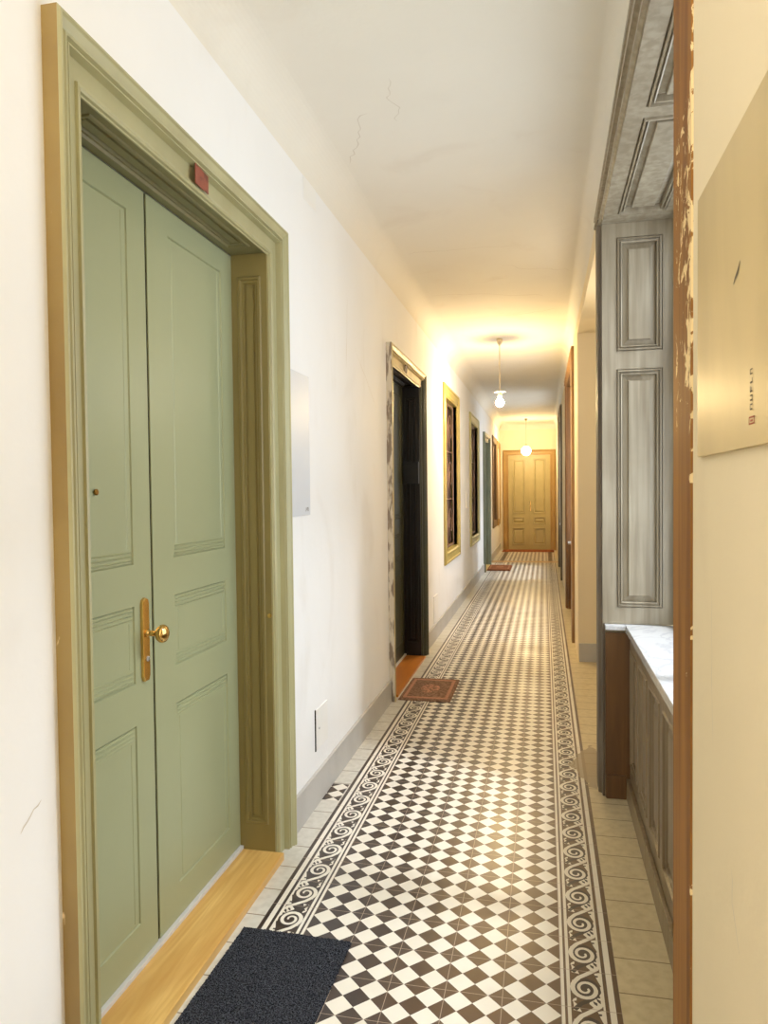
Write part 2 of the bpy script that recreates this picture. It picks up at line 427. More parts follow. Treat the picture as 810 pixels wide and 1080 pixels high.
# ------------------------------------------------------------------ floor with scroll border
bm = bmesh.new()
box(bm, (-1.45, YB-.1, -0.08), (1.0, YE+.1, 0.0), 0)
ZI = 0.0004
def border_tile(flip, x_in, y0):
    """local a: 0 at the chequered side, 1 outer; b: 0..1 along; turned by 180 degrees on the left"""
    def P(a, b, z):
        if not flip: return (x_in + a*T, y0 + b*T, z)
        return (x_in - a*T, y0 + (1-b)*T, z)
    def ribbon(pts, w, z, mi, taper=True):
        L, R_ = [], []; n = len(pts)
        for i, p in enumerate(pts):
            p0, p1 = pts[max(i-1, 0)], pts[min(i+1, n-1)]
            dx, dy = p1[0]-p0[0], p1[1]-p0[1]; l = math.hypot(dx, dy) or 1
            ww = w(i/(n-1))/2 if callable(w) else w/2
            L.append((p[0]-dy/l*ww, p[1]+dx/l*ww)); R_.append((p[0]+dy/l*ww, p[1]-dx/l*ww))
        for i in range(n-1):
            q = [P(*R_[i], z), P(*R_[i+1], z), P(*L[i+1], z), P(*L[i], z)]
            quad(bm, q, mi)
    # outer (white) ground beyond the diagonal wave
    cx, cy = 0.43, 0.50
    # white ground on the outer side, between successive waves
    for (pa) in ([(0.70, 0.10), (0.70, 0.62), (0.60, 0.52), (0.52, 0.30), (0.47, 0.13), (0.56, 0.02)],
                 [(0.70, 0.62), (0.70, 1.0), (0.60, 0.96), (0.64, 0.80)]):
        quad_pts = [P(a, b, ZI) for a, b in pa]
        f = bm.faces.new([bm.verts.new(p) for p in quad_pts]); f.material_index = 1
        if f.calc_center_median() is not None:
            f.normal_update()
            if f.normal.z < 0: f.normal_flip()
    # white ground leaves on the chequered side
    for (pa) in ([(0.20, 0.93), (0.34, 0.90), (0.30, 1.02), (0.38, 1.10), (0.27, 1.08), (0.20, 1.16), (0.21, 1.05)],):
        f = bm.faces.new([bm.verts.new(P(a, b, ZI)) for a, b in pa]); f.material_index = 1
        f.normal_update()
        if f.normal.z < 0: f.normal_flip()
    # dark disc behind the spiral
    ring = [(cx + 0.235*math.cos(t*math.pi/12), cy + 0.275*math.sin(t*math.pi/12)) for t in range(24)]
    f = bm.faces.new([bm.verts.new(P(a, b, ZI*1.5)) for a, b in ring]); f.material_index = 2; f.normal_update()
    if f.normal.z < 0: f.normal_flip()
    # dark diagonal wave from lower left to the top of the spiral
    ribbon([(0.22, -0.06), (0.33, 0.10), (0.48, 0.22), (0.60, 0.34), (0.65, 0.46), (0.64, 0.58), (0.57, 0.70), (0.46, 0.76), (.35, .73)], 0.085, ZI*2, 2)
    # white wave sweeping from upper right into the double spiral
    pts = [(0.66, 1.10), (0.56, 1.00), (0.45, 0.90), (0.33, 0.80)]
    for k in range(0, 34):
        t = k/33; ang = math.radians(140 + 600*t); r = 0.205*(1-t)**0.8 + 0.035
        pts.append((cx + r*math.cos(ang)*0.98, cy + r*1.15*math.sin(ang)))
    ribbon(pts, lambda s: 0.085 if s < .25 else 0.085 - 0.045*(s-.25)/.75, ZI*3, 1)
    # small leaves
    for (a, b, da, db, mi, z) in ((0.66, 0.16, -.06, .12, 2, ZI*2.5), (0.60, 0.10, -.06, .10, 2, ZI*2.5), (0.66, .30, -.05, .05, 2, ZI*2.5),
                                  (0.20, 0.36, .05, .07, 1, ZI*2.5), (0.20, 0.70, .06, -.06, 1, ZI*2.5), (0.19, 0.14, .07, .10, 1, ZI*2.5), (.66, .86, -.05, .04, 2, ZI*2.5)):
        ribbon([(a, b), (a+da*.5+.01, b+db*.5), (a+da, b+db)], lambda s: 0.012 + 0.05*math.sin(math.pi*s), z, mi)
j0 = int((YB - OY)/T) - 1; j1 = int((15.3 - OY)/T)
for j in range(j0, j1):
    border_tile(False, OX + 5*T, OY + j*T)
    border_tile(True, OX, OY + j*T)
fl_ob = tag(obj('floor', bm, [M['floor'], M['inlay_w'], M['inlay_d']]), 'black and white diamond tiled corridor floor with scroll borders', 'floor', kind='structure')

# ------------------------------------------------------------------ ceiling with coves
bm = bmesh.new()
R_ = 0.15; seg = 14
FC = Fr((0, 0, CEIL), (1, 0, 0), (0, 1, 0), (0, 0, -1))
quad(bm, ((XL+R_, YB, CEIL), (XL+R_, YE-R_, CEIL), (XR-R_*.5, YE-R_, CEIL), (XR-R_*.5, YB, CEIL)))
def cove(side):
    x = XL if side < 0 else XR; r = R_ if side < 0 else R_*.5
    pr = []
    for k in range(seg+1):
        t = math.pi/2*k/seg
        pr.append((x - side*r*(1-math.cos(t)), CEIL - R_ + R_*math.sin(t)))
    for k in range(seg):
        a, b = pr[k], pr[k+1]
        q = [(a[0], YB, a[1]), (a[0], YE, a[1]), (b[0], YE, b[1]), (b[0], YB, b[1])]
        if side > 0: q.reverse()
        f = quad(bm, q); f.smooth = True
cove(-1); cove(1)
for k in range(seg):
    t0, t1 = math.pi/2*k/seg, math.pi/2*(k+1)/seg
    y0, z0 = YE - R_*(1-math.cos(t0)), CEIL-R_+R_*math.sin(t0)
    y1, z1 = YE - R_*(1-math.cos(t1)), CEIL-R_+R_*math.sin(t1)
    quad(bm, ((XL, y0, z0), (XR, y0, z0), (XR, y1, z1), (XL, y1, z1))).smooth = True
box(bm, (XL-.4, YB-.1, CEIL+.001), (1.0, YE+.1, CEIL+.1))
for a, b, w in (((-.93, 3.55), (-.62, 3.2), .004), ((-.62, 3.2), (-.5, 2.9), .003), ((-.9, 5.0), (-.2, 4.9), .004), ((-.9, 6.1), (0.0, 6.3), .007),
                ((-.75, 7.0), (0.1, 6.8), .006), ((-.3, 5.4), (.15, 5.7), .004), ((-.85, 7.7), (-.2, 8.9), .004)):
    strip(bm, FC, wiggle(a, b, 14, .03), w, 0.001, 1)
tag(obj('ceiling', bm, [M['ceil'], M['crack_light']]), 'pale cracked plaster corridor ceiling with coved edges', 'ceiling', kind='structure')

# ------------------------------------------------------------------ walls
def wall_cells(bm, x0, x1, y0, y1, z0, z1, holes):
    ys = sorted({y0, y1, *[h[0] for h in holes], *[h[1] for h in holes]})
    zs = sorted({z0, z1, *[h[2] for h in holes], *[h[3] for h in holes]})
    for i in range(len(ys)-1):
        for j in range(len(zs)-1):
            cy, cz = (ys[i]+ys[i+1])/2, (zs[j]+zs[j+1])/2
            if any(h[0] < cy < h[1] and h[2] < cz < h[3] for h in holes): continue
            box(bm, (x0, ys[i], zs[j]), (x1, ys[i+1], zs[j+1]))
HL = [(1.575, 2.825, 0, 2.485), (5.195, 6.495, 0, 2.445), (13.495, 14.625, 0, 2.445),
      (8.17, 9.31, .80, 2.56), (11.07, 12.23, .79, 2.54), (15.95, 17.0, .80, 2.53), (17.6, 18.25, .80, 2.53)]
bm = bmesh.new(); wall_cells(bm, XL-.3, XL, YB, YE+.1, 0, CEIL, HL)
box(bm, (XL-.34, YB, 0), (XL-.3, YE+.1, CEIL))
FL = Fr((XL, 0, 0), (0, 1, 0), (0, 0, 1), (1, 0, 0))
for a, b, w in (((1.33, .79), (1.40, .83), .004), ((4.05, 2.6), (4.0, 2.2), .004), ((4.2, 2.35), (4.75, 2.05), .002)):
    strip(bm, FL, wiggle(a, b, 6, .006), w, 0.001, 1)
tag(obj('wall_left', bm, [M['wall'], M['crack_light']]), 'white plaster wall on the left, pierced by doors and narrow windows', 'wall', kind='structure')

bm = bmesh.new()
XO = 0.70
N1, N2, N3 = (1.62, 3.70), (7.56, 9.45), (12.55, 14.45)
NT = 2.77
for a, b in ((YB, 1.59), (3.73, 4.30), (6.57, 7.53), (9.48, 12.52), (14.48, YE+.1)): box(bm, (XR, a, 0), (XO, b, CEIL))
box(bm, (.2605, YB, 0), (XR, 1.406, CEIL))
for a, b in (N1, N2, N3):
    box(bm, (XR, a-.03, NT+.035), (XO, b+.03, CEIL)); box(bm, (0.60, a-.03, 0), (XO, b+.03, .80))
box(bm, (XR, 4.30, 2.84), (0.9, 6.57, CEIL)); box(bm, (0.80, 4.30, 0), (0.9, 6.57, 2.84))
box(bm, (XO, 4.2, 0), (0.8, 4.30, 2.84)); box(bm, (XO, 6.57, 0), (0.8, 6.67, 2.84))
FRt = Fr((XR, 0, 0), (0, 1, 0), (0, 0, 1), (-1, 0, 0))
FRn = Fr((.2605, 0, 0), (0, 1, 0), (0, 0, 1), (-1, 0, 0))
for a, b, w in (((1.12, .96), (1.08, .86), .002), ((1.25, 1.35), (1.22, 1.1), .0015)):
    strip(bm, FRn, wiggle(a, b, 7, .01), w, 0.001, 1)
for a, b, w in (((4.0, 2.93), (4.22, 2.99), .003),):
    strip(bm, FRt, wiggle(a, b, 7, .01), w, 0.001, 1)
tag(obj('wall_right', bm, [M['wall_r'], M['crack_light']]), 'plaster wall on the right with deep window niches, warm light put into its colour', 'wall', kind='structure')
bm = bx((XL-.3, YE, 0), (XO, YE+.1, CEIL))
tag(obj('wall_end', bm, M['wall_end']), 'cream plaster wall at the far end around the double door', 'wall', kind='structure')
bm = bx((XL-.3, YB-.1, 0), (XO, YB, CEIL))
tag(obj('wall_back', bm, M['wall']), 'white plaster wall closing the corridor behind the viewer', 'wall', kind='structure')

bm = bmesh.new()
for a, b in ((YB, 1.46), (2.95, 5.08), (6.62, 13.38), (14.75, YE)): box(bm, (XL, a, 0), (XL+.016, b, .155), bevel=.003)
tag(obj('baseboard_left', bm, M['base']), 'grey painted skirting along the left wall', 'baseboard', kind='structure')
bm = bmesh.new()
box(bm, (XR+.004, 6.555, 0), (0.80, 6.57, .16), bevel=.003); box(bm, (XR+.0, 4.30, 0), (0.80, 4.315, .16), bevel=.003)
box(bm, (0.785, 4.315, 0), (0.80, 6.555, .16), bevel=.003)
tag(obj('baseboard_right', bm, M['base']), 'grey painted skirting round the alcove on the right', 'baseboard', kind='structure')

# ------------------------------------------------------------------ doors in the left wall
P_CAS = [(0, 0), (0, .040), (.006, .046), (.012, .046), (.016, .041), (.034, .030), (.038, .034), (.044, .034), (.047, .024), (.051, .024), (.053, .030), (.057, .030), (.060, .008),
         (.108, .006), (.110, .013), (.118, .014), (.124, .010), (.126, .002), (.130, .001), (.130, -.004)]
P_LEAF = [(0, 0), (0, -.007), (.006, -.007), (.012, -.004)]
def leaf(bm, F, u0, v0, u1, v1, panels):
    """a door leaf whose panels carry three flush reeds at top and bottom"""
    panelled(bm, F, u0, v0, u1, v1, panels, [(0, 0), (.0035, -.007), (.005, -.007), (.0055, -.003)], .035)
    for (a, b, c, d, top, bot) in [(*p, *q) for p, q in zip(panels, REEDS[:len(panels)])]:
        ins = 0.028
        for (vv, on, s) in ((b, bot, 1), (d, top, -1)):
            if not on: continue
            for k in range(3):
                y = vv + s*(0.010 + 0.013*k); k0 = ins - .004*k
                lo, hi = min(y, y+s*.006), max(y, y+s*.006)
                for q in (((a+.012, lo, -.003), (c-.012, lo, -.003), (c-.012, (lo+hi)/2, .0015), (a+.012, (lo+hi)/2, .0015)),
                          ((a+.012, (lo+hi)/2, .0015), (c-.012, (lo+hi)/2, .0015), (c-.012, hi, -.003), (a+.012, hi, -.003))):
                    fquad(bm, F, q)
        # fine upright bead framing the field
        t0 = b + (.05 if bot else .015); t1 = d - (.05 if top else .015)
        for uu in (a+ins, c-ins):
            fquad(bm, F, ((uu-.003, t0, -.003), (uu, t0, -.0012), (uu, t1, -.0012), (uu-.003, t1, -.003)))
            fquad(bm, F, ((uu, t0, -.0012), (uu+.003, t0, -.003), (uu+.003, t1, -.003), (uu, t1, -.0012)))
REEDS = [(0, 1), (1, 1), (1, 0)]
def door(name, y0, y1, top, leafm, casem, linem, soffm, label, farm=None, firstm=None, topm=None, gap_at=None, stepm=None, step_h=.03, leafx=-1.237):
    d = empty(name, (XL, (y0+y1)/2, 0)); tag(d, label, 'door', kind='structure')
    F = Fr((XL, 0, 0), (0, 1, 0), (0, 0, 1), (1, 0, 0))
    bm = bmesh.new()
    casing(bm, F, y0, y1, 0, top, P_CAS, mi=0, mi_first=1, legs=(0, 2, 3))
    obj('casing', bm, [casem, firstm or casem, topm or casem, farm or casem], d)
    a, b, t = y0+.130, y1-.145, top-.125
    # panelled linings of the reveal
    prof = [(0, 0), (.004, .004), (.012, .004), (.016, -.004), (.024, -.004), (.028, -.012), (.034, -.012), (.036, -.006)]
    Ff = Fr((XL, b, 0), (-1, 0, 0), (0, 0, 1), (0, -1, 0))
    dp = XL - leafx
    bm = bmesh.new(); panelled(bm, Ff, -.0, .0, dp, t, [(dp*.17, .14, dp*.83, t-.09)], prof, .02)
    obj('side_lining', bm, linem, d)
    Fn = Fr((XL, a, 0), (-1, 0, 0), (0, 0, 1), (0, 1, 0))
    bm = bmesh.new(); panelled(bm, Fn, -.0, .0, dp, t, [(dp*.17, .14, dp*.83, t-.09)], prof, .02)
    obj('side_lining', bm, linem, d)
    Fs = Fr((XL, 0, t), (-1, 0, 0), (0, 1, 0), (0, 0, -1))
    bm = bmesh.new(); panelled(bm, Fs, 0, a-.02, dp, b+.02, [(dp*.2, a+.09, dp*.85, b-.09)], prof, .02)
    obj('head_lining', bm, soffm, d)
    # leaves
    FLf = Fr((leafx, 0, 0), (0, 1, 0), (0, 0, 1), (1, 0, 0))
    g = gap_at or (a+b)/2
    z0 = step_h + .016; z1 = t - .004
    sH = (z1 - z0)
    def zz(v): return z0 + (v - .05)/(2.45-.05)*sH
    lv = []
    for (u0, u1, m0, m1) in ((a+.002, g-.0065, .12, .102), (g+.0065, b+.004, .135, .105)):
        pn = [(u0+m0, zz(1.283), u1-m1, zz(2.362)), (u0+m0, zz(.915), u1-m1, zz(1.155)), (u0+m0, zz(.165), u1-m1, zz(.785))]
        bm = bmesh.new(); leaf(bm, FLf, u0, z0, u1, z1, pn)
        lv.append(obj('door_leaf', bm, leafm, d))
    bm = bx((leafx-.05, a, z0), (leafx-.036, b, z1)); box(bm, (leafx-.036, g-.006, z0), (leafx-.004, g+.006, z1)); obj('joint_backing', bm, M['gap'], d)
    # threshold plank
    bm = bx((leafx-.04, a-.01, 0), (XL+.038, b, step_h), bevel=.003)
    obj('threshold', bm, stepm or M['pine'], d)
    bm = bx((leafx-.01, a, step_h), (leafx+.014, b, step_h+.014), bevel=.002)
    obj('sill_strip', bm, M['strip'], d)
    return d, lv, F
d1, lv, F1 = door('door_1', 1.46, 2.95, 2.59, M['sage'], M['sage_frame'], M['olive'], M['olive_top'],
                  'large sage green double door nearest the viewer on the left', firstm=M['ochre'], gap_at=2.147)
# its brass fittings sit on the nearer leaf
LX = -1.237
bm = bmesh.new()
pts = []
yc, z0, z1, hw = 2.088, .915, 1.178, .018
out = [(-hw, z0+.015), (-hw*.6, z0), (hw*.6, z0), (hw, z0+.015), (hw, z1-.02), (hw*.75, z1-.006), (0, z1), (-hw*.75, z1-.006), (-hw, z1-.02)]
top_ = [bm.verts.new((LX+.012, yc+a*.86, (z0+z1)/2+(b-(z0+z1)/2)*.985)) for a, b in out]
mid = [bm.verts.new((LX+.009, yc+a, b)) for a, b in out]
bot = [bm.verts.new((LX, yc+a, b)) for a, b in out]
bm.faces.new(top_)
for A, B in ((top_, mid), (mid, bot)):
    for k in range(len(out)): bm.faces.new((A[k], B[k], B[(k+1) % len(out)], A[(k+1) % len(out)]))
bmesh.ops.recalc_face_normals(bm, faces=bm.faces[:])
hp = obj('lock_plate', bm, M['brass'], lv[0])
bm = bmesh.new()
lathe(bm, [(.013, .010), (.013, .018), (.009, .022), (.009, .040), (.013, .046), (.022, .052), (.028, .060), (.029, .068), (.025, .076), (.014, .082), (.004, .083)], (LX, 2.088, 1.066), 'X', 32)
obj('knob', bm, M['brass'], lv[0], smooth=True)
bm = bmesh.new(); lathe(bm, [(.0085, .011), (.0085, .016), (.004, .017)], (LX, 2.088, .985), 'X', 20); obj('lock_cylinder', bm, M['steel'], lv[0])
bm = bx((LX+.016, 2.0865, .978), (LX+.0178, 2.0895, .990)); obj('keyhole', bm, M['black'], lv[0])
bm = bmesh.new(); lathe(bm, [(.009, 0), (.009, .004), (.006, .006), (.003, .006)], (LX, 1.852, 1.511), 'X', 20); obj('peephole', bm, M['brass_dark'], lv[0])
bm = bmesh.new(); lathe(bm, [(.008, 0), (.008, .004), (.002, .006)], (XL, 2.885, 1.0), 'X', 16)
for vv in bm.verts: vv.co.x += .016
bm.free()
bm = bmesh.new(); lathe(bm, [(.009, 0), (.009, -.004), (.002, -.005)], (-1.094, 2.805, 1.003), 'Y', 16); obj('latch_button', bm, M['brass'], d1)

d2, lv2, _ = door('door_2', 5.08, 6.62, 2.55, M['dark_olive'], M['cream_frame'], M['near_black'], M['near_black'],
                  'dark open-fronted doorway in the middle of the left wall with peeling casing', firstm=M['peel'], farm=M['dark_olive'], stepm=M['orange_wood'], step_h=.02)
for z, h in ((1.09, .05), (.99, .02)):
    bm = bx((LX, 5.66, z-h/2), (LX+.02, 5.69, z+h/2), bevel=.003); obj('door_fitting', bm, M['white_enamel'], lv2[0])
d3, lv3, _ = door('door_3', 13.38, 14.75, 2.55, M['green_grey'], M['green_grey'], M['green_grey'], M['green_grey'],
                  'grey green door farthest down the left wall', topm=M['cream_frame'], step_h=.02)

# far double door in the end wall
de = empty('door_4', (-.36, YE, 0)); tag(de, 'ochre and sage double door at the far end of the corridor', 'door', kind='structure')
FE = Fr((0, YE, 0), (1, 0, 0), (0, 0, 1), (0, -1, 0))
bm = bmesh.new(); casing(bm, FE, -1.0, .27, 0, 2.47, [(0, 0), (0, .04), (.02, .045), (.04, .03), (.10, .03), (.11, .04), (.13, .04), (.13, -.0)])
obj('casing', bm, M['far_frame'], de)
pr = [(0, 0), (.004, .014), (.022, .014), (.028, -.018), (.045, -.018), (.07, -.004)]
for u0, u1 in ((-.868, -.368), (-.362, .138)):
    bm = bmesh.new(); panelled(bm, Fr((0, YE-.030, 0), (1, 0, 0), (0, 0, 1), (0, -1, 0)), u0, .02, u1, 2.335,
        [(u0+.09, .12, u1-.10, .55), (u0+.09, .64, u1-.10, .82), (u0+.09, .90, u1-.10, 2.25)], pr, .0290)
    lf = obj('door_leaf', bm, M['far_leaf'], de)
bm = bx((-.385, YE-.045, .02), (-.345, YE-.0305, 2.335), bevel=.004); obj('astragal', bm, M['far_leaf'], de)
bm = bx((-.35, YE-.060, .96), (-.32, YE-.0455, 1.20), bevel=.005)
lathe(bm, [(.008, 0), (.008, -.03), (.02, -.04), (.018, -.055), (.004, -.06)], (-.335, YE-.055, 1.1), 'Y', 16)
obj('handle', bm, M['brass'], de)
bm = bx((-1.0, YE-.06, 0), (.27, YE-.0, .018), bevel=.003); obj('threshold', bm, M['far_frame'], de)

# ------------------------------------------------------------------ narrow windows in the left wall
P_WIN = [(0, 0), (0, .02), (.01, .03), (.03, .03), (.035, .02), (.09, .014), (.10, .022), (.12, .022), (.128, .012), (.14, .012), (.14, -.06), (.17, -.06)]
def scroll_grille(bm, F, u0, u1, v0, v1, n, r=.006):
    w = u1-u0
    for uu in (u0+.01, u1-.01, (u0+u1)/2): tube(bm, [F.p(uu, v0, 0), F.p(uu, v1, 0)], r, 6)
    k = max(3, int((v1-v0)/(w*.42))); st = (v1-v0)/k
    for i in range(k+1): tube(bm, [F.p(u0, v0+i*st, 0), F.p(u1, v0+i*st, 0)], r if i % 3 else r*1.5, 6)
    for i in range(k):
        for s, cx in ((1, u0+w*.27), (-1, u1-w*.27)):
            pts = []
            for q in range(22):
                t = q/21; an = s*(math.pi*.5 + t*math.pi*3.2); rr = w*.20*(1-t*.82)
                pts.append(F.p(cx + rr*math.cos(an), v0+(i+.5)*st + rr*math.sin(an), .004))
            tube(bm, pts, r*.8, 5)
def narrow_window(name, y0, y1, z0, z1, fm, label, arch=.14):
    w = empty(name, (XL, (y0+y1)/2, z0)); tag(w, label, 'window', kind='structure')
    F = Fr((XL, 0, 0), (0, 1, 0), (0, 0, 1), (1, 0, 0))
    bm = bmesh.new(); casing(bm, F, y0, y1, z0, z1, P_WIN, closed=True); obj('window_frame', bm, fm, w)
    a, b, c, d = y0+.16, y1-.16, z0+.16, z1-.16
    G = Fr((XL-.062, 0, 0), (0, 1, 0), (0, 0, 1), (1, 0, 0))
    bm = bmesh.new(); box(bm, (XL-.075, a-.02, c-.02), (XL-.065, b+.02, d+.02)); obj('pane', bm, M['dark_glass'], w)
    bm = bmesh.new(); scroll_grille(bm, Fr((XL-.045, 0, 0), (0, 1, 0), (0, 0, 1), (1, 0, 0)), a, b, c, d, 8); obj('iron_grille', bm, M['iron'], w)
narrow_window('window_1', 8.03, 9.45, .67, 2.69, M['win_olive'], 'tall olive framed window with dark iron scroll grille, nearest on the left wall')
narrow_window('window_2', 10.93, 12.37, .65, 2.66, M['win_olive2'], 'tall sage framed grilled window, second along the left wall')
narrow_window('window_3', 15.80, 17.12, .67, 2.66, M['win_brown'], 'tall brown framed window just beyond the grey green door')
narrow_window('window_4', 17.45, 18.40, .65, 2.64, M['far_frame'], 'ochre framed window at the far left corner beside the end door')

# ------------------------------------------------------------------ niches with windows in the right wall
P_JAMB = [(0, 0), (.001, -.008), (.004, -.008), (.006, .006), (.012, .008), (.014, -.006), (.019, -.008), (.021, .002), (.026, .000), (.028, -.024), (.054, -.016), (.055, -.006), (.058, -.004)]
def niche(name, ya, yb, legs_m, lin_m, label, detail=True, rise=0.0):
    w = empty(name, (XR, (ya+yb)/2, 0)); tag(w, label, 'window', kind='structure')
    F = Fr((XR, 0, 0), (0, 1, 0), (0, 0, 1), (-1, 0, 0))
    far = .18; nr = .215
    pc = [(0, 0), (0, .020), (.008, .028), (.04, .028), (.048, .020), (.060, .020), (.066, .028), (.080, .028), (.088, .014), (.10, .014), (.10, 0)]
    # legs: near upright, head, far upright (each its own board)
    bm = bmesh.new()
    prn = [(0, 0), (0, .024), (.004, .028), (nr-.03, .028), (nr-.02, .020), (nr, .020), (nr, 0)]
    def leg(y_out, s, width, zt, prof):
        prev = None
        for d, h in prof:
            r = [F.p(y_out + s*d, 0, h), F.p(y_out + s*d, zt, h)]
            if prev: quad(bm, (prev[0], r[0], r[1], prev[1]) if s < 0 else (prev[0], prev[1], r[1], r[0]))
            prev = r
        pts = [F.p(y_out+s*d, zt, h) for d, h in prof]
        bm.faces.new([bm.verts.new(p) for p in pts])
    leg(ya-nr, 1, nr, 2.88, prn); bmesh.ops.recalc_face_normals(bm, faces=bm.faces[:]); obj('near_casing', bm, legs_m[0], w)
    bm = bmesh.new()
    prf = [(0, 0), (0, .024), (.004, .028), (.07, .028), (.078, .018), (.09, .018), (.10, .028), (.135, .028), (.145, .012), (far, .012), (far, 0)]
    leg(yb+far, -1, far, 2.85, prf); bmesh.ops.recalc_face_normals(bm, faces=bm.faces[:]); obj('far_casing', bm, legs_m[1], w)
    # head
    bm = bmesh.new()
    y0, y1 = ya-nr, yb+far
    hp = [(0, 0), (0, .030), (.06, .036), (.2, .036), (.25, .022), (.42, .020), (.46, .036), (.6, .036), (.64, .014), (.76, .014), (.80, .026), (.9, .026), (.94, .012), (1, .012), (1, 0)]
    prev = None
    for t, h in hp:
        def zt(y): return (2.86 + rise*(y1-y)/(y1-y0))*(1-t) + NT*t
        r = [F.p(y0, zt(y0), h), F.p(y1, zt(y1), h)]
        if prev: quad(bm, (prev[0], prev[1], r[1], r[0]))
        prev = r
    bmesh.ops.recalc_face_normals(bm, faces=bm.faces[:])
    obj('head_casing', bm, legs_m[2], w)
    dx = .60 - XR
    for (yy, n, dr) in ((yb, -1, 'far'), (ya, 1, 'near')):
        Fj = Fr((XR, yy + n*.0015, 0), (1, 0, 0), (0, 0, 1), (0, n, 0))
        bm = bmesh.new(); panelled(bm, Fj, -.011, .85, dx, NT, [(.055, .93, .265, 2.075), (.055, 2.16, .265, 2.70)], P_JAMB, .03)
        obj('jamb_lining', bm, lin_m, w)
    Fs = Fr((XR, 0, NT-.0015), (1, 0, 0), (0, 1, 0), (0, 0, -1))
    L = yb-ya; n = 2
    q = []
    e = yb - .12
    while e - .9 > ya - .0:
        q.append((.05, e-.90, .26, e)); e -= .975
    if e - ya > .3: q.append((.05, ya+.1, .26, e))
    bm = bmesh.new(); panelled(bm, Fs, -.011, ya-.0, dx, yb, q, P_JAMB, .03); obj('head_lining', bm, lin_m, w)
    # sash: frame, mullions, panes
    bm = bmesh.new(); xa, xb = .605, .665
    box(bm, (xa, ya, .85), (xb, yb, .92)); box(bm, (xa, ya, NT-.07), (xb, yb, NT)); box(bm, (xa, ya, .92), (xb, ya+.07, NT-.07)); box(bm, (xa, yb-.07, .92), (xb, yb, NT-.07))
    obj('window_frame', bm, lin_m, w)
    bm = bmesh.new(); c = (ya+yb)/2
    box(bm, (xa+.005, c-.035, .92), (xb-.005, c+.035, NT-.07)); box(bm, (xa+.008, ya+.07, 2.05), (xb-.008, c-.035, 2.10)); box(bm, (xa+.008, c+.035, 2.05), (xb-.008, yb-.07, 2.10))
    obj('glazing_bars', bm, lin_m, w)
    bm = bmesh.new(); x = xa+.03
    for (a0, a1) in ((ya+.07, c-.035), (c+.035, yb-.07)):
        for (b0, b1) in ((.92, 2.05), (2.10, NT-.07)): quad(bm, ((x, a0, b0), (x, a1, b0), (x, a1, b1), (x, a0, b1)))
    obj('pane', bm, M['glass'], w)
    return w
niche('window_5', N1[0], N1[1], (M['flaky'], M['dark_casing'], M['grey_wood']), M['grey_wood'], 'panelled grey window niche nearest on the right with flaking brown casing', rise=.12)
niche('window_6', N2[0], N2[1], (M['tan_casing'], M['brown_wood'], M['tan_casing']), M['brown_wood'], 'brown panelled window niche halfway down the right wall')
niche('window_7', N3[0], N3[1], (M['dark_casing'], M['dark_casing'], M['dark_casing']), M['bench_wood'], 'dark grey panelled window niche farthest down the right wall')

def bench(ya, yb, wm, sidem, label, mlabel):
    t = empty('radiator_cover', (.49, (ya+yb)/2, 0)); tag(t, label, 'cabinet')
    Fb = Fr((.40, 0, 0), (0, 1, 0), (0, 0, 1), (-1, 0, 0))
    pn = []; e = yb - .035
    while e - .25 > ya + .03: pn.append((e-.25, .17, e, .735)); e -= .33
    pb = [(0, 0), (.004, .005), (.010, .005), (.013, -.005), (.020, -.005), (.024, -.014), (.045, -.014), (.060, -.006)]
    bm = bmesh.new(); panelled(bm, Fb, ya+.001, .0, yb-.001, .808, pn, pb, .018); obj('front_panel', bm, wm, t)
    bm = bx((.382, ya+.001, 0), (.3995, yb-.018, .10), bevel=.004); obj('plinth', bm, wm, t)
    bm = bx((XR+.001, yb-.014, .0), (.3995, yb-.001, .808)); box(bm, (XR+.003, yb-.028, 0), (.381, yb-.0142, .115), bevel=.003)
    obj('end_board', bm, sidem, t)
    obj('side_panel', bx((.419, ya+.001, .0), (.598, ya+.02, .808)), sidem, t); obj('side_panel', bx((.419, yb-.02, 0), (.598, yb-.001, .808)), sidem, t)
    s = bx((.378, ya+.0, .810), (.6, yb-.0, .848), bevel=.004); box(s, (XR-.002, yb-.05, .826), (.377, yb-.0, .848), bevel=.003)
    so = obj('marble_sill', s, M['marble']); tag(so, mlabel, 'sill')
bench(N1[0], N1[1], M['bench_wood'], M['brown_wood'], 'brown grey panelled radiator cover built under the nearest window niche', 'white veined marble slab on top of the nearest panelled radiator cover')
bench(N2[0], N2[1], M['brown_wood'], M['brown_wood'], 'dark brown panelled radiator cover in the middle window niche', 'marble slab in the brown window niche halfway down the corridor')
bench(N3[0], N3[1], M['bench_wood'], M['bench_wood'], 'panelled radiator cover in the farthest window niche', 'marble slab in the farthest dark grey window niche')

